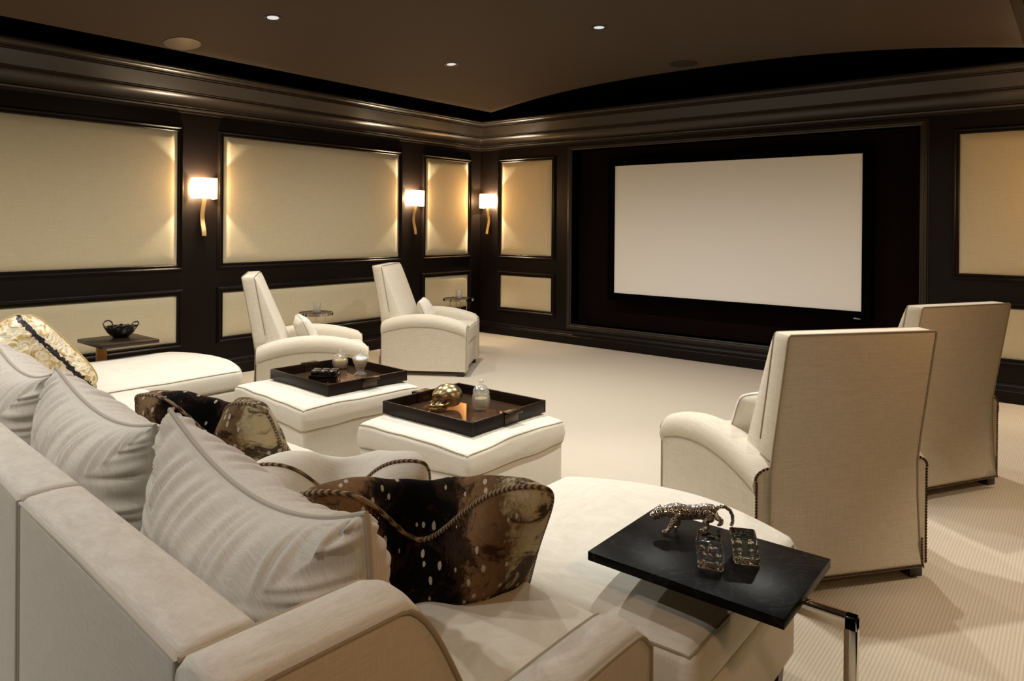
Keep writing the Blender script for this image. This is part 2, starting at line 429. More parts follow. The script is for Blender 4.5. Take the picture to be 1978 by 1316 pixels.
def frame_mb(a0, a1, z0, z1, prof, wall):
    """rectangular moulding; prof = (outward offset from the opening, proud of the wall)"""
    m = MB(); n = len(prof); v = []
    for cx, cz, sx_, sz_ in ((a0,z0,-1,-1),(a1,z0,1,-1),(a1,z1,1,1),(a0,z1,-1,1)):
        for o, h in prof:
            a, z = cx + sx_*o, cz + sz_*o
            v.append((h, -a, z) if wall == 'L' else (a, -h, z))
    f = []
    for k in range(4):
        l = (k+1) % 4
        for i in range(n-1): f.append((k*n+i, k*n+i+1, l*n+i+1, l*n+i))
    m.add(v, f); return m
def fabric_panel(a0, a1, z0, z1, wall, prof_h=.020, seed=0):
    m = MB(); nu = max(16, int((a1-a0)*26)); nv = max(10, int((z1-z0)*30)); v = []
    for i in range(nu+1):
        for j in range(nv+1):
            u, w_ = i/nu, j/nv
            a, z = a0+(a1-a0)*u, z0+(z1-z0)*w_
            du = min(a-a0, a1-a); dz = min(z-z0, z1-z)
            h = .002 + prof_h*(1-math.exp(-du/.022))*(1-math.exp(-dz/.022))
            # puckers running out of the corners
            dc = math.hypot(du, dz)
            h += .0035*math.sin(11*math.atan2(dz+.001, du+.001))*math.exp(-dc/.10)*min(1, dc/.03)
            h += .0012*noise.noise(Vector((a*2.5, z*2.5, seed)))
            v.append((h, -a, z) if wall == 'L' else (a, -h, z))
    f = [(i*(nv+1)+j, (i+1)*(nv+1)+j, (i+1)*(nv+1)+j+1, i*(nv+1)+j+1) for i in range(nu) for j in range(nv)]
    return m.add(v, f)
prof_p = [(0,0),(0,.014),(.006,.020),(.012,.020),(.016,.014),(.022,.014),(.030,.026),(.036,.030),(.044,.028),(.048,.018),(.054,.014),(.056,0)]
upper, lower = (1.098, 2.34), (.378, .813)
panels = [('L',.256,1.071,upper,'tall cream cloth wall panel on the side wall beside the room corner'),
  ('L',.256,1.071,lower,'low cream cloth wall panel on the side wall, behind the far round table'),
  ('L',1.524,3.814,upper,'large cream cloth wall panel between the two side-wall sconces'),
  ('L',1.524,3.814,lower,'long low cream cloth wall panel behind the two side-wall armchairs'),
  ('L',4.264,6.554,upper,'large cream cloth wall panel at the left edge of the photo'),
  ('L',4.264,6.554,lower,'long low cream cloth wall panel behind the black bowl on its stand'),
  ('F',.383,1.235,upper,'tall cream cloth wall panel between corner sconce and screen niche'),
  ('F',.383,1.235,lower,'small low cream cloth wall panel left of the screen niche'),
  ('F',5.704,6.56,upper,'tall yellowish cloth wall panel to the right of the screen niche'),
  ('F',5.704,6.56,lower,'low cloth wall panel showing behind the farther right armchair')]
for k, (wl, a0, a1, (z0, z1), lab) in enumerate(panels):
    t = thing('wall_panel', lab, 'wall panel', (0, -(a0+a1)/2, z0) if wl == 'L' else ((a0+a1)/2, 0, z0))
    o1 = fabric_panel(a0, a1, z0, z1, wl, seed=k*3.1).build('cloth', M['panel'], t, ang=60)
    o2 = frame_mb(a0, a1, z0, z1, prof_p, wl).build('moulding', M['lacquer'], t, ang=25)
    for o in (o1, o2): o.location = -t.location
# niche moulding
prof_n = [(0,0),(0,.012),(.012,.016),(.018,.028),(.026,.034),(.036,.034),(.040,.026),(.056,.022),(.064,.010),(.070,.010),(.070,0)]
struct(frame_mb(NX0, NX1, NZ0, NZ1, [(-.0,-.16)]+prof_n, 'F').build('trim_9', M['crown'], ang=25))

# ---- projection screen
t = thing('projection_screen', 'large pale blank projection screen in a black velvet frame', 'screen', (3.535, .155, .60))
sx0, sx1, sz0, sz1 = 2.163, 4.908, .687, 2.216
m = MB(); B = .085
for b4 in ((sx0-B,sx1+B,sz0-B,sz0),(sx0-B,sx1+B,sz1,sz1+B),(sx0-B,sx0,sz0,sz1),(sx1,sx1+B,sz0,sz1)):
    m.box(b4[0], b4[1], -.012, .155, b4[2], b4[3])
a = m.build('frame', M['velvet'], t, smooth=False)
b_ = MB().box(sx0-.01, sx1+.01, 0, .02, sz0-.01, sz1+.01).build('screen_surface', M['screen'], t, smooth=False)
lg = MB()
for i in range(5):   # tiny worn badge, unreadable
    lg.box(4.842+i*.0125, 4.851+i*.0125, -.0135, -.0115, .612+.001*(i%2), .625-.0015*i)
c_ = lg.build('badge', M['logo'], t, smooth=False); c_['label'] = 'tiny grey maker badge'
for o in (a, b_, c_): o.location = -t.location

# ---- ceiling fittings
def downlight(x, y, lab, vis=True):
    z = vz(x)
    sl = (vz(x+.05)-vz(x-.05))/.1
    t = thing('recessed_downlight', lab, 'ceiling light', (x, y, z), group='recessed ceiling downlights')
    t.rotation_euler = (0, -math.atan(sl), 0)
    MB().lathe([(.044,.004),(.066,.002),(.068,-.003),(.058,-.0045),(.046,-.002),(.044,.003)], 32).build('trim_ring', M['trimring'], t)
    MB().lathe([(.0,-.0015),(.030,-.0015),(.042,-.001),(.0455,.003),(.0,.004)], 32).build('lens', M['lens'], t)
    return t
DLX, DLY = (1.815, 3.505, 5.19), (-2.5, -4.43, -6.36, -8.2)
names = {(0,0):'ceiling downlight in the middle of the three, farthest from the camera',(0,1):'ceiling downlight near the round ceiling speaker on the left',(1,0):'ceiling downlight nearest above the projection screen'}
for i, x in enumerate(DLX):
    for j, y in enumerate(DLY):
        if (i, j) in names:
            downlight(x, y if (i,j) != (1,0) else -2.545, names[(i,j)])
        L_ = bpy.data.lights.new('downlight_beam', 'SPOT')
        L_.energy = 128; L_.color = (1.0, .965, .89); L_.spot_size = R(154); L_.spot_blend = 1.0; L_.shadow_soft_size = .035
        o = bpy.data.objects.new('downlight_beam', L_); C.objects.link(o)
        o.location = (x, y if (i,j) != (1,0) else -2.545, vz(x) - .012)
        if j == 3: L_.energy = (110, 110, 75)[i]
        if (i, j) == (2, 1): L_.spot_size = R(74); L_.spot_blend = .55
        if j == 2: L_.energy = (80, 50, 16)[i]
def ceil_speaker(x, y, r, lab):
    z = vz(x); sl = (vz(x+.05)-vz(x-.05))/.1
    t = thing('ceiling_speaker', lab, 'speaker', (x, y, z)); t.rotation_euler = (0, -math.atan(sl), 0)
    return t
t = ceil_speaker(.93, -4.68, .135, 'round ceiling speaker painted to match, at the left')
MB().lathe([(.128,.002),(.136,.001),(.137,-.004),(.129,-.005)], 48).build('rim', M['trimring'], t)
MB().lathe([(0,-.001),(.12,-.001),(.1275,-.003),(.1275,.004),(0,.004)], 48).build('grille', M['grille_light'], t)
t = ceil_speaker(3.486, -.955, .135, 'dark round ceiling speaker above the screen')
MB().lathe([(.128,.002),(.136,.001),(.137,-.004),(.129,-.005)], 48).build('rim', M['trimring'], t)
MB().lathe([(0,-.001),(.12,-.001),(.1275,-.003),(.1275,.004),(0,.004)], 48).build('grille', M['grille'], t)

# ---- sconces (local: wall plane y=0, room towards -y, x along wall)
def sconce(lab):
    t = thing('wall_sconce', lab, 'wall light', group='brass ribbon wall sconces')
    MB().box(-.03,.03,-.012,0,1.74,1.88).build('back_plate', M['gold'], t, bevel=.003)
    # open-ended bowed box shade
    m = MB(); pts = []
    for k in range(13):
        u = -1+2*k/12; pts.append((.105*u, -.128+.018*u*u))
    outl = [(-.105,-.014)] + pts + [(.105,-.014)]
    inl = [(p[0]*.955, p[1]+.004 if p[1] < -.05 else p[1]) for p in outl]
    v = []; 
    for z in (1.722, 1.918): v += [(x,y,z) for x,y in outl]
    for z in (1.722, 1.918): v += [(x,y,z) for x,y in inl]
    k = len(outl); f = []
    for i in range(k-1):
        f += [(i,i+1,k+i+1,k+i),(2*k+i,3*k+i,3*k+i+1,2*k+i+1),(i,2*k+i,2*k+i+1,i+1),(k+i,k+i+1,3*k+i+1,3*k+i)]
    m.add(v, f); m.build('lamp_shade', M['shade'], t, ang=40)
    # brass ribbon tail, waving in and out from the wall
    m = MB(); v = []; n = 20
    for i in range(n+1):
        s = i/n; z = 1.735-.365*s
        d = .050 + .019*math.cos(2*PI*(s*.98)+.15)
        wd = .020 + .001*s
        for x, dd in ((-wd,d),(wd,d),(wd,d-.005),(-wd,d-.005)): v.append((x,-dd,z))
    f = [(4*i+k, 4*i+(k+1)%4, 4*i+4+(k+1)%4, 4*i+4+k) for i in range(n) for k in range(4)] + [(0,3,2,1),(4*n,4*n+1,4*n+2,4*n+3)]
    m.add(v, f); m.build('ribbon_stem', M['gold'], t, ang=40)
    m = MB(); m.tube([(0,-.012,1.81),(0,-.05,1.81),(0,-.055,1.74)], .006); m.build('bracket', M['gold'], t)
    return t
def sconce_light(x, y, dx, dy):
    L_ = bpy.data.lights.new('sconce_bulb_light', 'POINT'); L_.energy = 58; L_.color = (1.0, .77, .50); L_.shadow_soft_size = .012
    o = bpy.data.objects.new('sconce_bulb_light', L_); C.objects.link(o); o.location = (x+dx, y+dy, 1.825)
s0 = sconce('box-shaded wall sconce with brass ribbon between the two large wall panels')
s0.location = (0, -4.035, 0); s0.rotation_euler = (0,0,PI/2)
s1 = dup(s0, (0,-1.295,0), PI/2, 'box-shaded wall sconce between the large and the narrow side-wall panels')
s2 = dup(s0, (.185,0,0), 0, 'box-shaded wall sconce on the screen wall beside the room corner')
for (x, y, dx, dy) in ((0,-4.035,.065,0),(0,-1.295,.065,0),(.185,0,0,-.065),(6.765,0,0,-.065),(XR,-1.295,-.065,0),(XR,-4.035,-.065,0),(0,-6.78,.065,0),(XR,-6.78,-.065,0)):
    if (x, y) in ((6.765,0),(XR,-1.295),(XR,-4.035),(0,-6.78),(XR,-6.78)):
        q = dup(s0, (x,y,0), 0 if y == 0 else (PI/2 if x == 0 else -PI/2),
          {(6.765,0):'box-shaded wall sconce on the screen wall, outside the picture at the right',
           (XR,-1.295):'box-shaded sconce on the unseen wall, nearest the screen',
           (XR,-4.035):'box-shaded sconce on the unseen wall, level with the armchairs',
           (XR,-6.78):'box-shaded sconce on the unseen wall, level with the sofa',
           (0,-6.78):'box-shaded wall sconce outside the picture beyond the left edge'}[(x,y)])
    sconce_light(x, y, dx, dy)

# ------------------------------------------------------------------ armchair (local: faces +y)
def armchair(lab):
    t = thing('armchair', lab, 'armchair', group='high-backed cream linen armchairs')
    MW = M['linen_chair']
    # arms: bowed top, rounded section
    def az(y): return .604 - .080*((y-.05)/.43)**2 if y > .05 else .604 - .078*((y-.05)/.43)**2
    for s in (-1, 1):
        m = MB(); ny = 26; sec = []
        x_in, x_out = .268, .417
        rad = .055
        def section(y, top, k):
            pts = [(x_out-.004, .05), (x_out-.004, top-.125)]
            pts += [(x_out-.001, top-.118), (x_out+.009, top-.10), (x_out+.014, top-.07)]
            for q in range(9):
                a = PI*q/8
                pts.append(((x_in+x_out)/2+.006 + (x_out-x_in)/2*math.cos(a)*1.04, top-.05+.05*math.sin(a)*k))
            pts += [(x_in, top-.08), (x_in, .05)]
            return [(s*x, y, z) for x, z in pts]
        v = []; ys = []
        for i in range(ny+1):
            u = i/ny; y = -.357 + .856*u
            top = az(y); k = 1.0
            e = .012*(1-min(1, (y+.357)/.02)) + .022*(1-min(1, (.499-y)/.035))**2
            v += section(y, top-e, k)
        n = len(v)//(ny+1); f = []
        for i in range(ny):
            for k in range(n-1): f.append((i*n+k, i*n+k+1, (i+1)*n+k+1, (i+1)*n+k))
            f.append((i*n+n-1, i*n, (i+1)*n, (i+1)*n+n-1))
        f += [tuple(range(n)), tuple(ny*n+k for k in range(n-1, -1, -1))]
        a = m.add(v, f).build('arm', MW, t, ang=40)
        # welts: along the outside seam and round the front face
        m = MB()
        m.tube([(s*(x_out-.002), -.35+.845*i/24, az(-.35+.845*i/24)-.122) for i in range(25)], .0035, 6)
        m.tube([(s*x_out, .499, .055), (s*(x_out), .500, az(.49)-.12)] + [(s*((x_in+x_out)/2+.006+(x_out-x_in)/2*math.cos(PI*q/10)*1.02), .499, az(.49)-.072+.05*math.sin(PI*q/10)) for q in range(11)] + [(s*x_in, .499, .45)], .004, 6)
        m.build('welt', M['welt'], a)
        m = MB()   # nailheads up the rear edge of the arm
        tb = az(-.35)
        P = [(x_out-.004, .06+i*.0125) for i in range(int((tb-.13)/.0125)+1)]
        P += [((x_in+x_out)/2+.004+(x_out-x_in)/2*math.cos(PI*q/12)*.93, tb-.062+.042*math.sin(PI*q/12)) for q in range(0, 8)]
        for (x, z) in P: m.ball((s*x, -.3575, z), .0068, 8, sc=(1,.6,1))
        m.build('nailhead_trim', M['nail'], a)
    # outer back: one slab following a kinked line, flaring at the skirt
    prof = [(1.074,-.469,.352),(.85,-.428,.354),(.62,-.385,.357),(.50,-.366,.359),(.35,-.366,.361),(.18,-.374,.365),(.05,-.390,.372)]
    m = MB(); v = []
    def P_(z):
        for (z1, y1, w1), (z0, y0, w0) in zip(prof, prof[1:]):
            if z >= z0: u = (z-z0)/(z1-z0); return y0+(y1-y0)*u, w0+(w1-w0)*u
        return prof[-1][1:]
    zs = [.05,.08,.18,.26,.35,.42,.50,.56,.62,.7,.78,.85,.93,1.0,1.05,1.074]
    th = .092
    for z in zs:
        y, w_ = P_(z)
        wt = w_ - (.004 if z > 1.07 else 0)
        if z < .52: wt_in = .27
        else: wt_in = wt
        v += [(-wt, y, z), (wt, y, z), (wt_in if z < .52 else wt, y+th, z+.004*(z > 1)), (-(wt_in if z < .52 else wt), y+th, z+.004*(z > 1))]
    k = len(zs); f = []
    for i in range(k-1):
        for q in range(4): f.append((4*i+q, 4*i+(q+1)%4, 4*i+4+(q+1)%4, 4*i+4+q))
    f += [(0,1,2,3), (4*k-4,4*k-1,4*k-2,4*k-3)]
    back = m.add(v, f).build('backrest', MW, t, bevel=.009, seg=2, ang=35)
    m = MB()
    for (dy, nm) in ((0, 'b'), (th, 'f')):
        pts = []
        lo = .05 if dy == 0 else .60
        zz = [z for z in zs if z >= lo]
        pts += [(-P_(z)[1]+.002, P_(z)[0]+dy-.001*(1 if dy == 0 else -1), z) for z in zz[:-1]]
        y, w_ = P_(1.074)
        pts += [(-w_+.004, y+dy, 1.068), (-w_+.012, y+dy, 1.075), (w_-.012, y+dy, 1.075), (w_-.004, y+dy, 1.068)]
        pts += [(P_(z)[1]-.002, P_(z)[0]+dy-.001*(1 if dy == 0 else -1), z) for z in reversed(zz[:-1])]
        m.tube(pts, .0036, 6)
    m.build('welt', M['welt'], back)
    m = MB()
    for i in range(60): m.ball((-.366+.732*i/59, -.391, .062), .0068, 8, sc=(1,.6,1))
    for i in range(1, 10): m.ball((-.367+.0004*i, -.388, .062+.0125*i), .0062, 8, sc=(1,.6,1)); m.ball((.367-.0004*i, -.388, .062+.0125*i), .0062, 8, sc=(1,.6,1))
    m.build('nailhead_trim', M['nail'], back)
    # inner back cushion
    def fb(p, u, v_, w_):
        z = p.z; q = max(0.0, min(1.0, (1.066-z)/.60))
        yb, wb = P_(min(1.06, z)); yb += th
        if v_ > 0:
            p.y = yb + .012 + (.075*q**.8 + .085*q) * (1-.25*u**4) * (1-max(0, (w_-.9)/.1)*.5) - (.008 if abs(u) > .97 else 0)
        else:
            p.y = yb - .01 + .012*(v_+1)
        p.x = u*(wb-.001-.010*q)
        return p
    m, ring = soft(.335, .055, .31, .03, 14, fb, (0,-.235,.755))
    cu = m.build('back_cushion', MW, t, weld=True, ang=60)
    # seat
    def fs(p, u, v_, w_):
        if w_ > 0: p.z += .028*(1-u*u)*(1-v_*v_)
        return p
    m, ring = soft(.272, .375, .082, .03, 12, fs, (0,.125,.385))
    cu = m.build('seat_cushion', MW, t, weld=True, ang=60)
    mm = MB().tube(ring(1), .0035, 6, True); mm.tube(ring(-1), .0035, 6, True); mm.build('welt', M['welt'], cu)
    MB().box(-.274,.274,-.36,.475,.05,.298).build('seat_base', MW, t, bevel=.008)
    for x in (-.36,.36):
        for y in (-.33,.44):
            MB().box(x-.032,x+.032,y-.032,y+.032,0,.052).build('foot', M['foot'], t, bevel=.003)
    return t
ch0 = armchair('nearest high-backed armchair, seen from behind with its left arm and nailheads showing')
ch0.location = (5.509,-4.042,0); ch0.rotation_euler = (0,0,R(52.5))
ch1 = dup(ch0, (5.665,-2.588,0), R(60.3), 'high-backed armchair seen from behind, farther one by the right end of the screen')
ch2 = dup(ch0, (1.472,-3.894,0), R(-35), 'high-backed armchair by the left wall, partly behind the tray with the black box')
ch3 = dup(ch0, (1.231,-2.243,0), R(-57.1), 'high-backed armchair facing the screen, nearest the room corner')

# ------------------------------------------------------------------ pillows (local: x width, y height, z thickness; origin at centre)
def pillow_fn(w, h, T, chop=0, cw=.30, ear=.05, gather=0, seed=0, pin=.05, sag=0, crease=.35, ga=.012, sig=.2, rc=.10, ex=.55, pf=8, pinx=None):
    def surf(u, v, s):
        px_ = pin if pinx is None else pinx
        k = 1 - rc*(abs(u*v)**5)
        x = w/2*u*(1 - px_*(1-v*v))*k; y = h/2*v*(1 - pin*(1-u*u))*k
        if chop:
            c = math.exp(-(abs(u)/cw)**2.0) * chop
            y -= c * max(0, (v+1)/2)**(2.4 if s > 0 else pf)
        eu, ev = 1-abs(u)**3.2, 1-abs(v)**3.2
        t = T/2 * (max(0, eu)**ex) * (max(0, ev)**ex)
        if chop: t *= 1 - crease*math.exp(-(u/.16)**2)*max(0, (v+.3)/1.3)*(1 if s > 0 else .1)
        nz = noise.noise(Vector((u*1.7+seed, v*1.7, s*2.0+seed)))
        t *= 1 + .13*nz
        ed = min(1-abs(u), 1-abs(v))
        if gather:
            along = u if (1-abs(v)) < (1-abs(u)) else v
            ph = noise.noise(Vector((along*5.0, seed, s)))*2.2
            amp = ga*math.exp(-((ed-.05)/sig)**2)*min(1, ed/.03)
            if (1-abs(u)) < (1-abs(v)): amp *= .35
            amp *= .55+.6*abs(noise.noise(Vector((along*3.1, seed+4, s))))
            t += amp*math.sin(along*gather + ph*3 + ed*3)
            t += ga*.8*noise.noise(Vector((along*gather*.22, ed*2.2, seed+s)))*math.exp(-ed/.55)*min(1, ed/.06)
        else:
            t += .008*noise.noise(Vector((u*4+seed, v*4, s)))*min(1, ed/.1)
        return Vector((x, y - sag*(1-v)*abs(u), s*max(0, t)))
    return surf
def pillow_mesh(surf, n=44):
    m = MB(); q = []
    for i in range(n+1):
        a = -1+2*i/n; q.append(math.copysign(1-(1-abs(a))**1.35, a) if abs(a) > 0 else 0)
    for s in (1, -1):
        v = [surf(u, v_, s) for u in q for v_ in q]
        f = [(i*(n+1)+j, (i+1)*(n+1)+j, (i+1)*(n+1)+j+1, i*(n+1)+j+1) for i in range(n) for j in range(n)]
        m.add(v, f)
    return m
def rim(surf, n=30, inset=1.0):
    pts = []
    for k in range(4):
        for i in range(n):
            a = -1+2*i/n
            u, v = [(a,-1),(1,a),(-a,1),(-1,-a)][k]
            pts.append(surf(u*inset, v*inset, 1)*1.0)
    for p in pts: p.z = 0
    return pts
def basis(o, center, wdir, updir):
    X = Vector(wdir).normalized(); Y = Vector(updir); Y = (Y - X*Y.dot(X)).normalized(); Z = X.cross(Y)
    o.matrix_world = Matrix.Translation(Vector(center)) @ Matrix(((X.x,Y.x,Z.x),(X.y,Y.y,Z.y),(X.z,Y.z,Z.z))).to_4x4()
def pillow(name, lab, center, wdir, updir, mat, cordmat, w, h, T, cord_r=.006, n=48, group=None, cat='pillow', **k):
    t = thing(name, lab, cat, group=group)
    s = pillow_fn(w, h, T, **k)
    a = pillow_mesh(s, n).build('cover', mat, t, weld=True, ang=80)
    MB().tube(rim(s), cord_r, 8, True).build('cord', cordmat, t)
    basis(t, center, wdir, updir)
    return t

# small lumbar pillows on the armchairs
def chairpos(ch, p):
    a = ch.rotation_euler.z; return (ch.location.x+p[0]*math.cos(a)-p[1]*math.sin(a), ch.location.y+p[0]*math.sin(a)+p[1]*math.cos(a), p[2])
def chairdir(ch, p):
    a = ch.rotation_euler.z; return (p[0]*math.cos(a)-p[1]*math.sin(a), p[0]*math.sin(a)+p[1]*math.cos(a), p[2])
for ch, lab, off in ((ch0,'small cream lumbar pillow on the nearest armchair seen from behind',(-.10,.02,.60)),
                (ch2,'small cream lumbar pillow on the armchair behind the tray with the black box',(.03,.02,.575)),
                (ch3,'small cream lumbar pillow on the armchair nearest the room corner',(.03,.02,.575))):
    pillow('lumbar_pillow', lab, chairpos(ch, off), chairdir(ch, (1,.12,0)), chairdir(ch, (0,-.45,1)), M['white_cloth'], M['welt_light'], .46, .33, .14, .003, 24, group='small lumbar pillows', seed=off[0]*9, pin=.07)

# ------------------------------------------------------------------ square ottomans
def ottoman(lab, x, y, rz, s):
    t = thing('ottoman', lab, 'ottoman', (x, y, 0), rz, group='square cream ottomans')
    MB().box(-s+.012, s-.012, -s+.012, s-.012, .03, .335).build('base', M['linen'], t, bevel=.014, seg=3)
    def fo(p, u, v, w):
        if w > 0: p.z += .012*(1-u**4)*(1-v**4)
        p.x += .012*u*(1-abs(w))*(1-v*v*.4); p.y += .012*v*(1-abs(w))*(1-u*u*.4)
        p.z += .013*noise.noise(Vector((p.x*4.5+x, p.y*4.5, w)))*(1 if abs(u) > .8 or abs(v) > .8 else .2)
        if w > 0: p.z -= .008*(u*v)**4
        return p
    m, ring = soft(s, s, .068, .028, 22, fo, (0,0,.392))
    c = m.build('cushion', M['linen'], t, weld=True, ang=70)
    mm = MB(); mm.tube(ring(1), .0042, 6, True); mm.tube(ring(-1), .0042, 6, True); mm.build('welt', M['welt'], c)
    for sx_ in (-1,1):
        for sy_ in (-1,1): MB().box(sx_*(s-.06)-.025, sx_*(s-.06)+.025, sy_*(s-.06)-.025, sy_*(s-.06)+.025, 0, .032).build('foot', M['foot'], t)
    return t
ottoman('square cream ottoman carrying the tray with the black box, beside the left armchair', 2.795, -4.635, R(-5), .425)
ottoman('square cream ottoman carrying the tray with the bronze skull', 4.005, -4.672, R(0), .392)

def tray(lab, x, y, rz, hx, hy, z0):
    t = thing('serving_tray', lab, 'tray', (x, y, z0), rz, group='dark lacquered serving trays')
    H, W_ = .066, .013
    m = MB().box(-hx,hx,-hy,-hy+W_,0,H); m.box(-hx,hx,hy-W_,hy,0,H); m.box(-hx,-hx+W_,-hy+W_,hy-W_,0,H); m.box(hx-W_,hx,-hy+W_,hy-W_,0,H)
    m.build('rim', M['tray'], t, bevel=.0015)
    MB().box(-hx+W_,hx-W_,-hy+W_,hy-W_,.002,.009).build('mirrored_base', M['mirror'], t, smooth=False)
    for sx_ in (-1, 1):
        m = MB(); a = sx_*hx
        m.box(min(a-sx_*.016,a+sx_*.034), max(a-sx_*.016,a+sx_*.034), -.055, .055, H-.001, H+.003)
        m.box(min(a,a+sx_*.004), max(a,a+sx_*.004), -.055, .055, .006, H)
        m.box(min(a-sx_*.017,a-sx_*.013), max(a-sx_*.017,a-sx_*.013), -.055, .055, .01, H)
        m.box(min(a+sx_*.030,a+sx_*.034), max(a+sx_*.030,a+sx_*.034), -.055, .055, H-.012, H+.003)
        m.build('handle', M['nickel'] , t, bevel=.0008)
    return t
TZ = .474
tray('dark lacquered tray holding the black box and two crystal jars', 2.772, -4.535, R(-3.5), .335, .300, TZ)
tray('dark lacquered tray holding the bronze skull and one crystal jar', 3.948, -4.597, R(-.5), .328, .298, TZ)
TF = TZ + .009

# ---- crystal jars
def flute(n, amp): return lambda a, z: 1 + amp*math.cos(n*a)
def jar(name, lab, x, y, prof, fillr, fillz, lidprof, fillmat, fl=(18,.03)):
    t = thing(name, lab, 'jar', (x, y, TF)); t.scale = (1.15,1.15,1.15)
    MB().lathe(prof, 54, sq=flute(*fl)).build('bowl', M['glass'], t, ang=50)
    MB().lathe([(0,fillz[0]),(fillr*.8,fillz[0]),(fillr,(fillz[0]+fillz[1])/2),(fillr*.95,fillz[1]),(0,fillz[1]+.003)], 24).build('filling', fillmat, t)
    MB().lathe(lidprof, 36, sq=flute(12,.015)).build('lid', M['glass'], t, ang=50)
    return t
# inner + outer walls listed as one closed profile
jar('crystal_jar', 'domed crystal jar with pale filling, standing beside the bronze skull', 4.012, -4.535,
    [(0,.0),(.018,.0),(.034,.012),(.042,.034),(.043,.062),(.038,.078),(.034,.078),(.038,.062),(.037,.036),(.029,.017),(0,.010)],
    .033, (.022,.060), [(0,.079),(.039,.079),(.040,.086),(.036,.104),(.024,.118),(.008,.124),(.006,.129),(.011,.136),(.013,.143),(.009,.150),(0,.152)], M['candle2'])
jar('crystal_jar', 'round crystal jar with yellow filling, right behind the black box', 2.540, -4.345,
    [(0,.0),(.016,.0),(.036,.014),(.046,.038),(.044,.062),(.032,.078),(.028,.077),(.039,.061),(.041,.038),(.031,.018),(0,.010)],
    .037, (.020,.056), [(0,.078),(.033,.078),(.034,.083),(.022,.095),(.007,.100),(.005,.106),(.009,.112),(.006,.118),(0,.119)], M['candle'], (9,.05))
jar('crystal_jar', 'footed crystal jar with a pointed lid, on the tray with the black box', 2.795, -4.375,
    [(0,.0),(.034,.0),(.036,.006),(.022,.016),(.018,.026),(.028,.046),(.038,.072),(.045,.094),(.041,.094),(.033,.070),(.022,.046),(0,.036)],
    .031, (.050,.088), [(0,.095),(.046,.095),(.047,.099),(.034,.112),(.012,.121),(.005,.126),(.0055,.134),(.002,.150),(0,.152)], M['candle2'], (12,.05))

# ---- black box with studded lid
t = thing('black_box', 'small black box with a ribbed glossy lid, on the farther tray', 'box', (2.765, -4.640, TF), R(40)); t.scale = (1.14,1.14,1.2)
MB().box(-.078,.078,-.052,.052,0,.040).build('body', M['blackbox'], t, bevel=.003)
m = MB()
for i in range(3):
    for j in range(2):
        cx, cy = -.049+.049*i, -.024+.048*j
        m.box(cx-.022,cx+.022,cy-.021,cy+.021,.040,.060)
m.build('lid', M['blackbox'], t, bevel=.006, seg=3)

# ---- bronze skull (faces -x locally)
t = thing('skull_ornament', 'polished bronze skull ornament lying on the nearer tray', 'ornament', (3.845, -4.625, TF), R(74)); t.scale = (1.04,1.04,1.04)
n1_, n2_ = 40, 56; v = []
for i in range(n1_+1):
    th_ = PI*i/n1_
    for j in range(n2_):
        ph = 2*PI*j/n2_
        d = Vector((math.sin(th_)*math.cos(ph), math.sin(th_)*math.sin(ph), math.cos(th_)))
        r = .074
        p = Vector((d.x*.086, d.y*.067, d.z*.068))
        # face: pulled forward and narrowed below the brow
        fx = max(0, -d.x)
        p.z -= .010*fx*max(0, -d.z)*2
        p.x -= .012*fx*max(0, -d.z+.2)
        p.y *= 1 - .32*fx*max(0, -d.z+.25)
        def dent(c, rad, dep):
            k = (d-Vector(c).normalized()).length
            return dep*math.exp(-(k/rad)**4)
        a = dent((-.86,.40,-.05), .30, .040) + dent((-.86,-.40,-.05), .30, .040) + dent((-1,0,-.42), .16, .026)
        a += dent((-.30,.92,-.34), .36, .022) + dent((-.30,-.92,-.34), .36, .022)
        a -= dent((-.78,.62,-.50), .17, .010) + dent((-.78,-.62,-.50), .17, .010)   # cheekbones
        a -= dent((-.95,0,.20), .30, .006)
        p = p*(1 - a/ .08)
        # flattened underside, hollow behind the jaw
        if p.z < -.045: p.z = -.045 + (p.z+.045)*.25
        v.append(p)
f = []
for i in range(n1_):
    for j in range(n2_):
        l = (j+1) % n2_; f.append((i*n2_+j, (i+1)*n2_+j, (i+1)*n2_+l, i*n2_+l))
m = MB().add(v, f)
sk = m.build('cranium', M['skull'], t, weld=True, ang=80); sk.location = (0,0,.066)
for q_ in (1, -1):
    MB().tube([(-.020,q_*.050,.046),(-.045,q_*.055,.040),(-.070,q_*.047,.036),(-.086,q_*.030,.034)], .006, 8).build('cheekbone', M['skull'], t)
m = MB()
pj = [(-.030,.046,.040),(-.036,.046,.018),(-.060,.038,.010),(-.088,.020,.010),(-.096,0,.010),(-.088,-.020,.010),(-.060,-.038,.010),(-.036,-.046,.018),(-.030,-.046,.040)]
m.tube(pj, .0085, 8)
m.build('jaw', M['skull'], t)
m = MB()
for i in range(9):
    a = R(-64+16*i); m.ball((-.064-.030*math.cos(a), .028*math.sin(a), .026), .0056, 8, sc=(1,1,1.5))
    m.ball((-.064-.030*math.cos(a), .028*math.sin(a), .017), .0052, 8, sc=(1,1,1.2))
m.build('teeth', M['skull'], t)

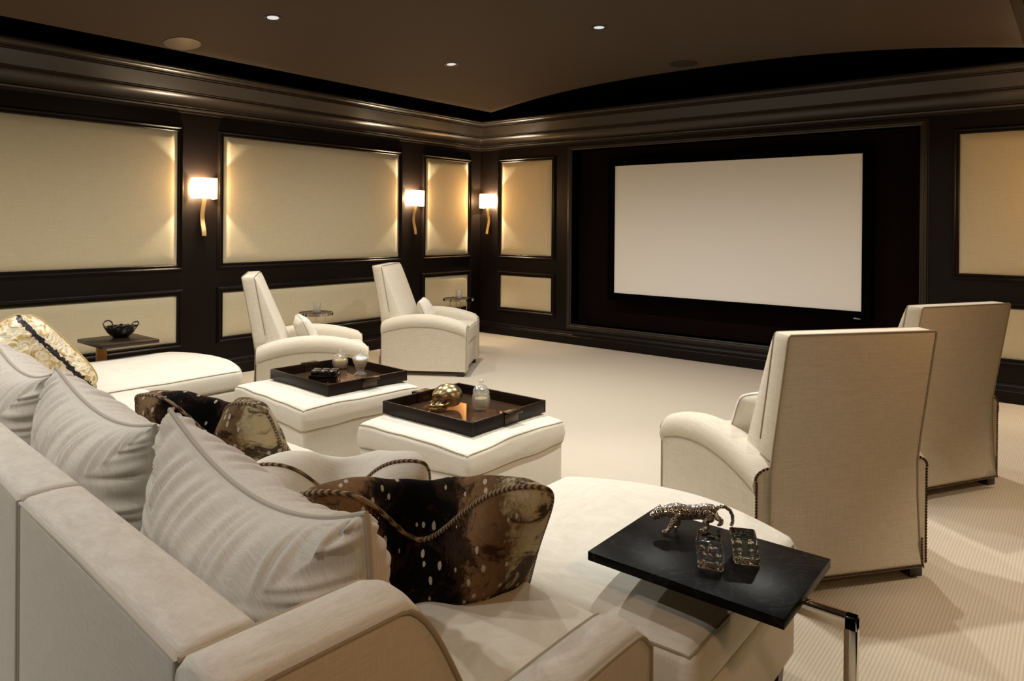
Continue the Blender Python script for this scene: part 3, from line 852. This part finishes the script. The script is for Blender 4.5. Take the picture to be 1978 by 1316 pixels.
# ------------------------------------------------------------------ round side tables
def round_table(lab, x, y, r):
    t = thing('round_side_table', lab, 'side table', (x, y, 0), group='small round side tables')
    MB().lathe([(0,.592),(r-.006,.592),(r-.006,.598),(0,.598)], 40).build('table_top', M['slate'], t)
    MB().lathe([(r-.008,.578),(r,.578),(r,.602),(r-.008,.602),(r-.008,.578)], 48).build('metal_rim', M['chrome'], t, ang=40)
    for k in range(4):
        a = R(45+90*k+12); q = r*.55
        MB().tube([(q*math.cos(a), q*math.sin(a), .012), (q*math.cos(a), q*math.sin(a), .592)], .006, 10).build('leg', M['chrome'], t)
    MB().lathe([(0,0),(r*.75,0),(r*.75,.012),(0,.012)], 40).build('foot_plate', M['chrome'], t, ang=40)
    return t
def tumbler(lab, x, y, z):
    t = thing('crystal_tumbler', lab, 'glass', (x, y, z), group='crystal tumblers')
    m = MB().lathe([(0,0),(.037,0),(.041,.006),(.040,.045),(.043,.105),(.040,.105),(.036,.045),(.034,.018),(0,.014)], 30, sq=lambda a, z: 1+(.035*math.cos(10*a) if z < .05 else 0))
    m.build('glass_body', M['glass'], t, ang=40)
    return t
round_table('round black-topped side table behind the left armchair', .565, -3.125, .172)
tumbler('crystal tumbler on the round table behind the left armchair', .590, -3.135, .598)
round_table('round black-topped side table in the room corner by the far armchair', .675, -1.155, .188)
tumbler('crystal tumbler on the round table in the room corner', .690, -1.160, .598)

# ------------------------------------------------------------------ sectional sofa, built section by section
SY_ = R(-3.7); SO = Vector((5.785, -7.020, 0))
def sofa_pt(x, y): return (SO.x + x*math.cos(SY_) - y*math.sin(SY_), SO.y + x*math.sin(SY_) + y*math.cos(SY_), 0)
BH = .950
def arm_top(y):
    t = .955 - .320*sm(.27, .51, y) + .015*sm(.5, .88, y)
    return t - .045*max(0, (y-.90)/.05)**2
def sofa_section(lab, x_right, W, front, arm=False, seat_top=.495):
    t = thing('sofa_section', lab, 'sofa', sofa_pt(x_right, 0), SY_)
    ml = M['linen_back']
    # back frame
    xr = -.117 if arm else -.004
    hx = (W + xr - .004)/2; cx = (xr - W + .004)/2
    def fbk(p, u, v, w):
        if w > 0: p.z += .006*(1-v*v)
        p.z += .0
        return p
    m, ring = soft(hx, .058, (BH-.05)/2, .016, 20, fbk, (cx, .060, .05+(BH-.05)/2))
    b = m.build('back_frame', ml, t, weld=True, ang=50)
    mm = MB()
    zt = BH-.008
    mm.tube([(xr-.003, .005, .06), (xr-.003, .005, zt), (cx, .004, BH-.003), (-W+.007, .005, zt), (-W+.007, .005, .06)], .0045, 8)
    mm.tube([(xr-.003, .016, zt-.001), (cx, .015, BH-.001), (-W+.007, .016, zt-.001)], .003, 6)
    mm.build('welt', M['welt_light'], b)
    if arm:
        ys = [.0, .004, .012] + [.03+.88*i/44 for i in range(45)] + [.925, .937, .945, .949]
        m = MB(); v = []; A = .112
        for y in ys:
            T = arm_top(y) - .012*max(0, 1-y/.012)
            sec = [(0,.05),(0,.30),(0,T-.020),(-.0015,T-.012),(-.006,T-.004),(-.014,T)]
            for q in range(1, 8):
                u = q/8; sec.append((-.014-(A-.028)*u, T+.010*math.sin(PI*u)))
            sec += [(-A+.014,T),(-A+.006,T-.004),(-A+.0015,T-.012),(-A,T-.020),(-A,.30),(-A,.05)]
            v += [(x,y,z) for x,z in sec]
        n = len(v)//len(ys); f = []
        for i in range(len(ys)-1):
            for k in range(n-1): f.append((i*n+k, i*n+k+1, (i+1)*n+k+1, (i+1)*n+k))
            f.append((i*n+n-1, i*n, (i+1)*n, (i+1)*n+n-1))
        f += [tuple(range(n)), tuple((len(ys)-1)*n+k for k in range(n-1,-1,-1))]
        a = m.add(v, f).build('arm', ml, t, ang=50)
        yy = [.004+.94*i/60 for i in range(61)]
        mm = MB()
        mm.tube([(.0005, y, arm_top(y)-.012) for y in yy] + [(.0005,.951,.60),(.0005,.951,.40),(.0005,.951,.06)], .0048, 8)
        mm.tube([(-A+.001, y, arm_top(y)-.008) for y in yy] + [(-A,.951,.60),(-A,.951,.40)], .0042, 8)
        mm.build('welt', M['welt'], a)
    # seat
    MB().box(-W+.004, xr, .11, front-.02, .05, .315).build('seat_base', ml, t, bevel=.012, seg=3)
    y0 = .14; hy = (front-y0)/2
    def fsc(p, u, v, w):
        if w > 0: p.z += .030*(1-u**4)*(1-v**4)
        if v > 0: p.y += .018*(1-w*w)*(1-u**4)*v
        p.z += .010*noise.noise(Vector((p.x*4, p.y*4, x_right*7))) + (.006*noise.noise(Vector((p.x*13+4, p.y*9, x_right))) if w > 0 else 0)
        return p
    m, ring = soft(hx-.002, hy, (seat_top-.318)/2, min(.075, (seat_top-.318)*.34), 26, fsc, (cx, y0+hy, (seat_top+.318)/2))
    c = m.build('seat_cushion', M['linen'], t, weld=True, ang=70)
    mm = MB(); mm.tube(ring(1), .0045, 6, True); mm.tube(ring(-.98), .0045, 6, True); mm.build('welt', M['welt_light'], c)
    for x in (-.06, -W+.06):
        for y in (.07, front-.09):
            MB().box(x-.03,x+.03,y-.03,y+.03,0,.055).build('foot', M['foot'], t)
    return t
def back_cushion(sec, cx, cy, cz, w, h, T, lean, seed, yaw=0, dip=.26):
    s = pillow_fn(w, h, T, gather=46, seed=seed, pin=dip, pinx=.035, ga=.014, sig=.30, rc=.03)
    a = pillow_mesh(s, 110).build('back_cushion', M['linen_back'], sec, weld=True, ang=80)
    k = MB().tube(rim(s, 44), .0058, 8, True).build('welt', M['welt_light'], a)
    X = Vector((math.cos(yaw), math.sin(yaw), -.035)).normalized(); Y = Vector((0, -lean, 1)); Y = (Y - X*Y.dot(X)).normalized(); Z = X.cross(Y)
    a.matrix_local = Matrix.Translation((cx, cy, cz)) @ Matrix(((X.x,Y.x,Z.x),(X.y,Y.y,Z.y),(X.z,Y.z,Z.z))).to_4x4()
    return a
s_r = sofa_section('cream sofa section with the swooping low arm, nearest the camera', 0, .865, 1.075, arm=True, seat_top=.558)
back_cushion(s_r, -.605, .375, .738, .835, .590, .30, .10, 1.3, dip=.36)
s_1 = sofa_section('cream sofa section beyond the seam in the sofa back, second from the arm', -.868, .865, 1.40)
back_cushion(s_1, -.655, .375, .716, .865, .575, .30, .10, 5.1)
s_2 = sofa_section('cream sofa section third from the arm, its back cushion cut by the left edge', -1.736, .865, 1.36)
back_cushion(s_2, -.675, .375, .712, .865, .575, .30, .10, 9.7)
s_3 = sofa_section('cream sofa section hidden mostly behind the pillows at the left', -2.604, 1.13, 1.31)
s_4 = sofa_section('cream sofa section at the far end holding the gold pillows', -3.737, 1.05, .965, seat_top=.49)

# ------------------------------------------------------------------ curved-front chaise ottomans
def chaise(lab, x0, x1, y0, y1, bulge, leg=.11):
    cx, cy, hx, hy = (x0+x1)/2, (y0+y1)/2, (x1-x0)/2, (y1-y0)/2
    t = thing('curved_ottoman', lab, 'ottoman', (cx, cy, 0), group='long curved-front ottomans')
    def fb(p, u, v, w):
        p.y += bulge*(1-u*u)*(v+1)/2; return p
    m, ring = soft(hx-.006, hy-.004, (.345-leg)/2, .02, 20, fb, (0,0,(.345+leg)/2))
    b = m.build('base', M['linen'], t, weld=True, ang=50)
    def fc(p, u, v, w):
        p.y += bulge*(1-u*u)*(v+1)/2
        if w > 0: p.z += .046*(1-abs(u)**2.4)*(1-v**4)
        p.x += .010*u*(1-abs(w)); 
        p.z += .004*noise.noise(Vector((p.x*5, p.y*5, cx)))
        return p
    m, ring = soft(hx, hy, .069, .034, 26, fc, (0,0,.417))
    c = m.build('cushion', M['linen'], t, weld=True, ang=70)
    mm = MB(); mm.tube(ring(.93), .0042, 6, True); mm.tube(ring(-.93), .0042, 6, True); mm.build('welt', M['welt'], c)
    for x in (-hx+.06, hx-.06):
        for y in (-hy+.06, hy-.055):
            m = MB(); k = .030
            m.add([(x-k*.7,y-k*.7,0),(x+k*.7,y-k*.7,0),(x+k*.7,y+k*.7,0),(x-k*.7,y+k*.7,0),(x-k,y-k,leg+.01),(x+k,y-k,leg+.01),(x+k,y+k,leg+.01),(x-k,y+k,leg+.01)],
                  [(0,3,2,1),(4,5,6,7),(0,1,5,4),(1,2,6,5),(2,3,7,6),(3,0,4,7)])
            m.build('leg', M['foot'], t)
    return t
chaise('long curved-front cream ottoman under the black table with the crystal dice', 4.928, 5.850, -5.875, -5.065, .15)
chaise('long curved-front cream ottoman at the left, under the stand with the dark bowl', 1.01, 2.055, -5.76, -4.80, .14)

# ------------------------------------------------------------------ pull-up tables
t = thing('pull_up_table', 'black stone pull-up table on a polished nickel post, in the foreground', 'side table', (5.795, -5.655, 0))
MB().box(-.257,.257,-.186,.186,.606,.630).build('table_top', M['marble'], t, bevel=.0015)
m = MB(); m.box(.05,.370,-.032,-.005,.572,.604); m.box(.342,.370,-.032,-.005,.018,.604)
m.build('post', M['chrome'], t, bevel=.003)
MB().box(-.16,.370,-.032,-.005,.0,.018).build('foot_bar', M['chrome'], t, bevel=.002)
t = thing('pull_up_table', 'dark pull-up table on a bronze post over the left ottoman, holding the bowl', 'side table', (1.03, -5.19, 0))
MB().box(-.225,.225,-.195,.195,.606,.632).build('table_top', M['foot'], t, bevel=.002)
m = MB(); m.box(-.315,-.05,-.035,.035,.584,.604); m.box(-.315,-.285,-.035,.035,.018,.604)
m.build('post', M['bronze'], t, bevel=.002)
MB().box(-.315,.10,-.035,.035,0,.018).build('foot_bar', M['bronze'], t, bevel=.002)

t = thing('bowl', 'dark smoked bowl with two handles on the bronze-posted table', 'bowl', (.935, -5.135, .632), R(30)); t.scale = (.82,.82,.9)
MB().lathe([(0,0),(.062,0),(.068,.004),(.110,.040),(.140,.088),(.135,.088),(.104,.044),(.062,.012),(0,.010)], 40).build('bowl_body', M['bowlglass'], t)
for s in (-1, 1):
    pts = [(s*.118,-.05,.075),(s*.138,-.055,.112),(s*.145,-.02,.128),(s*.145,.03,.130),(s*.138,.058,.112),(s*.118,.052,.075)]
    MB().tube(pts, .006, 8).build('handle', M['foot'], t)
m = MB()
for i in range(16):
    a = i*2.4; q = .02+.06*(i/16)**.5
    m.ball((q*math.cos(a), q*math.sin(a), .040+.02*(i%3)), .024, 10)
m.build('filling', M['blackbox'], t)['label'] = 'glossy dark balls in the bowl'

# ------------------------------------------------------------------ prowling big-cat figurine (local: head at -x)
t = thing('leopard_figurine', 'silver spotted big-cat figurine prowling on the black stone table', 'figurine', (5.690, -5.545, .630), R(46))
m = MB()
def chain(pts): m.tube([p[:3] for p in pts], 1, 12, rr=[p[3]*1.22 for p in pts])
chain([(.080,0,.050,.006),(.072,0,.052,.0155),(.050,0,.052,.0185),(.020,0,.051,.0165),(-.010,0,.052,.0175),(-.035,0,.056,.0195),(-.052,0,.058,.0165),(-.068,0,.058,.013),(-.080,0,.055,.011)])
m.ball((-.088,0,.054), .0190, 16, sc=(1.05,.95,.95)); m.ball((-.103,0,.049), .0120, 14, sc=(1.1,1,.85)); m.ball((-.100,0,.041), .0065, 12)
for s in (-1, 1):
    m.ball((-.083,s*.011,.068), .0052, 10, sc=(.7,1,1.2)); m.ball((-.097,s*.006,.055), .0035, 8)
# near side is -y ; strides
chain([(-.040,-.010,.052,.0135),(-.046,-.014,.036,.0095),(-.056,-.015,.024,.0065),(-.068,-.016,.010,.0052),(-.074,-.016,.0055,.0055)]); m.ball((-.078,-.016,.0060),.0068,12,sc=(1.3,1,.8))
chain([(-.034,.010,.052,.0125),(-.032,.014,.034,.0085),(-.026,.014,.020,.0060),(-.030,.014,.008,.0050)]); m.ball((-.035,.014,.0055),.0064,12,sc=(1.3,1,.8))
chain([(.062,-.010,.050,.0155),(.052,-.014,.034,.0115),(.042,-.015,.026,.0075),(.052,-.016,.016,.0058),(.040,-.016,.006,.0050)]); m.ball((.034,-.016,.0060),.0068,12,sc=(1.3,1,.8))
chain([(.068,.010,.050,.0150),(.080,.013,.034,.0110),(.090,.014,.026,.0075),(.104,.014,.016,.0058),(.102,.014,.006,.0050)]); m.ball((.097,.014,.0058),.0066,12,sc=(1.3,1,.8))
chain([(.076,0,.056,.0070),(.090,0,.064,.0052),(.106,-.002,.064,.0048),(.120,-.004,.054,.0046),(.128,-.004,.038,.0045),(.129,-.004,.020,.0045),(.124,-.004,.008,.0046)])
o = m.build('body', M['cat'], t, ang=180)
md = o.modifiers.new('remesh', 'REMESH'); md.mode = 'VOXEL'; md.voxel_size = .0016; md.use_smooth_shade = True
md = o.modifiers.new('smooth', 'SMOOTH'); md.factor = .5; md.iterations = 3

# ------------------------------------------------------------------ crystal dice
def die(lab, x, y, rz, tilt, faces, warm):
    t = thing('crystal_die', lab, 'die', (x, y, .630), rz, group='crystal dice')
    H = .033
    pat = {5:[(-.5,-.5),(.5,-.5),(0,0),(-.5,.5),(.5,.5)], 6:[(-.45,-.55),(-.45,0),(-.45,.55),(.45,-.55),(.45,0),(.45,.55)], 2:[(-.4,-.4),(.4,.4)], 3:[(-.5,-.5),(0,0),(.5,.5)]}
    def fd(p, u, v, w):
        for ax, pt in ((1, faces[0]), (2, faces[1]), (0, faces[2])):
            q = (u, v, w)
            if abs(q[ax]) > .97:
                ab = [(u,w),(u,v),(v,w)][{1:0,2:1,0:2}[ax]]
                for a, b in pat[pt]:
                    d = math.hypot(ab[0]-a, ab[1]-b)
                    k = .0045*math.exp(-(d/.17)**4)
                    p[ax] -= math.copysign(k, q[ax])
        p.x += tilt*(p.z-.034)
        return p
    m, ring = soft(H, H, .036, .007, 44, fd, (0,0,.0365))
    m.build('block', M['glass_warm'] if warm else M['glass_clear'], t, weld=True, ang=70)
    return t
die('clear crystal die nearer the cat figurine on the black stone table', 5.822, -5.705, R(20), -.10, (5,2,3), False)
die('yellowish crystal die beside the clear one, farther along the black stone table', 5.880, -5.622, R(26), -.12, (6,3,2), True)

# ------------------------------------------------------------------ throw pillows
pillow('throw_pillow', 'spotted hide pillow with a black stripe, nearest the low sofa arm', (5.255,-6.185,.662), (.66,.75,-.03), (.20,-.23,.40), M['hide'], M['cord'], .64, .60, .27, .0065, 60, ex=.7, chop=.22, cw=.34, seed=2.2, pin=.05, crease=.20)
pillow('throw_pillow', 'brown and cream spotted hide pillow leaning in the middle of the sofa', (3.995,-6.035,.650), (.92,.39,0), (.10,-.24,.42), M['hide2'], M['cord'], .60, .50, .27, .0065, 56, ex=.7, chop=.20, cw=.30, seed=7.2, pin=.04, crease=.3)
pillow('throw_pillow', 'white pillow edged with twisted brown cord, behind the striped hide pillow', (4.86,-6.12,.640), (.69,.68,0), (.18,-.20,.42), M['white_cloth'], M['cord'], .53, .48, .26, .0055, 48, chop=.15, cw=.34, seed=5.2, pin=.05)
# gold brocade with a dark band along one side
mb = M['brocade'].copy(); mb.name = 'gold_brocade_banded'; nt = mb.node_tree; b = nt.nodes['Principled BSDF']; L = nt.links.new
src = b.inputs['Base Color'].links[0].from_socket
tc = N(nt,'ShaderNodeTexCoord'); sp = N(nt,'ShaderNodeSeparateXYZ'); L(tc.outputs['Object'], sp.inputs[0])
nn = N(nt,'ShaderNodeTexNoise'); nn.inputs['Scale'].default_value = 45; L(tc.outputs['Object'], nn.inputs[0])
xx = math_(nt,'ADD', sp.outputs[1], math_(nt,'MULTIPLY', math_(nt,'SUBTRACT', nn.outputs[0], .5), .04))
bd = math_(nt,'LESS_THAN', math_(nt,'ABSOLUTE', math_(nt,'SUBTRACT', xx, .240)), .011)
L(mix(nt, bd, src, (.012,.008,.014)), b.inputs['Base Color'])
M['brocade_b'] = mb
gx, gy = Vector((.30,.95,0)), Vector((0,0,1))
pillow('throw_pillow', 'gold brocade pillow with a dark band along its edge, leaning at the left', (2.165,-6.165,.628), gx*.64-gy*.77, gy*.64+gx*.77, M['brocade_b'], M['goldcord'], .60, .60, .27, .006, 48, seed=3.3, pin=-.035, rc=.14)
pillow('throw_pillow', 'gold pillow behind the banded one, cut off by the left edge of the photo', (1.62,-6.34,.70), gx*.80-gy*.50, gy*.80+gx*.50, M['brocade'], M['goldcord'], .52, .52, .20, .006, 32, seed=8.3, pin=0)

# ------------------------------------------------------------------ camera, world, view
cam = bpy.data.cameras.new('camera'); co = bpy.data.objects.new('camera', cam); C.objects.link(co)
cam.sensor_width = 36; cam.lens = 1368.1*36/1978; cam.shift_x = .5/1978; cam.shift_y = -220.1/1978; cam.clip_start = .02
co.matrix_world = Matrix.Translation((6.558,-7.443,1.5)) @ Matrix.Rotation(R(38.83),4,'Z') @ Matrix.Rotation(R(90-.16),4,'X') @ Matrix.Rotation(R(.47),4,'Z')
sc = bpy.context.scene; sc.camera = co
wd = bpy.data.worlds.new('world'); sc.world = wd; wd.use_nodes = True
wd.node_tree.nodes['Background'].inputs[0].default_value = (.9,.85,.75,1); wd.node_tree.nodes['Background'].inputs[1].default_value = .02
sc.view_settings.view_transform = 'Standard'; sc.view_settings.look = 'None'; sc.view_settings.gamma = 1; sc.view_settings.exposure = 0.4
sc.view_settings.use_curve_mapping = False
sc.cycles.use_denoising = True
try: sc.cycles.denoiser = 'OPENIMAGEDENOISE'
except Exception: pass
sc.cycles.max_bounces = 14; sc.cycles.transparent_max_bounces = 16; sc.cycles.diffuse_bounces = 6; sc.cycles.glossy_bounces = 5; sc.cycles.transmission_bounces = 10
sc.cycles.sample_clamp_indirect = 4; sc.cycles.caustics_reflective = False; sc.cycles.caustics_refractive = False
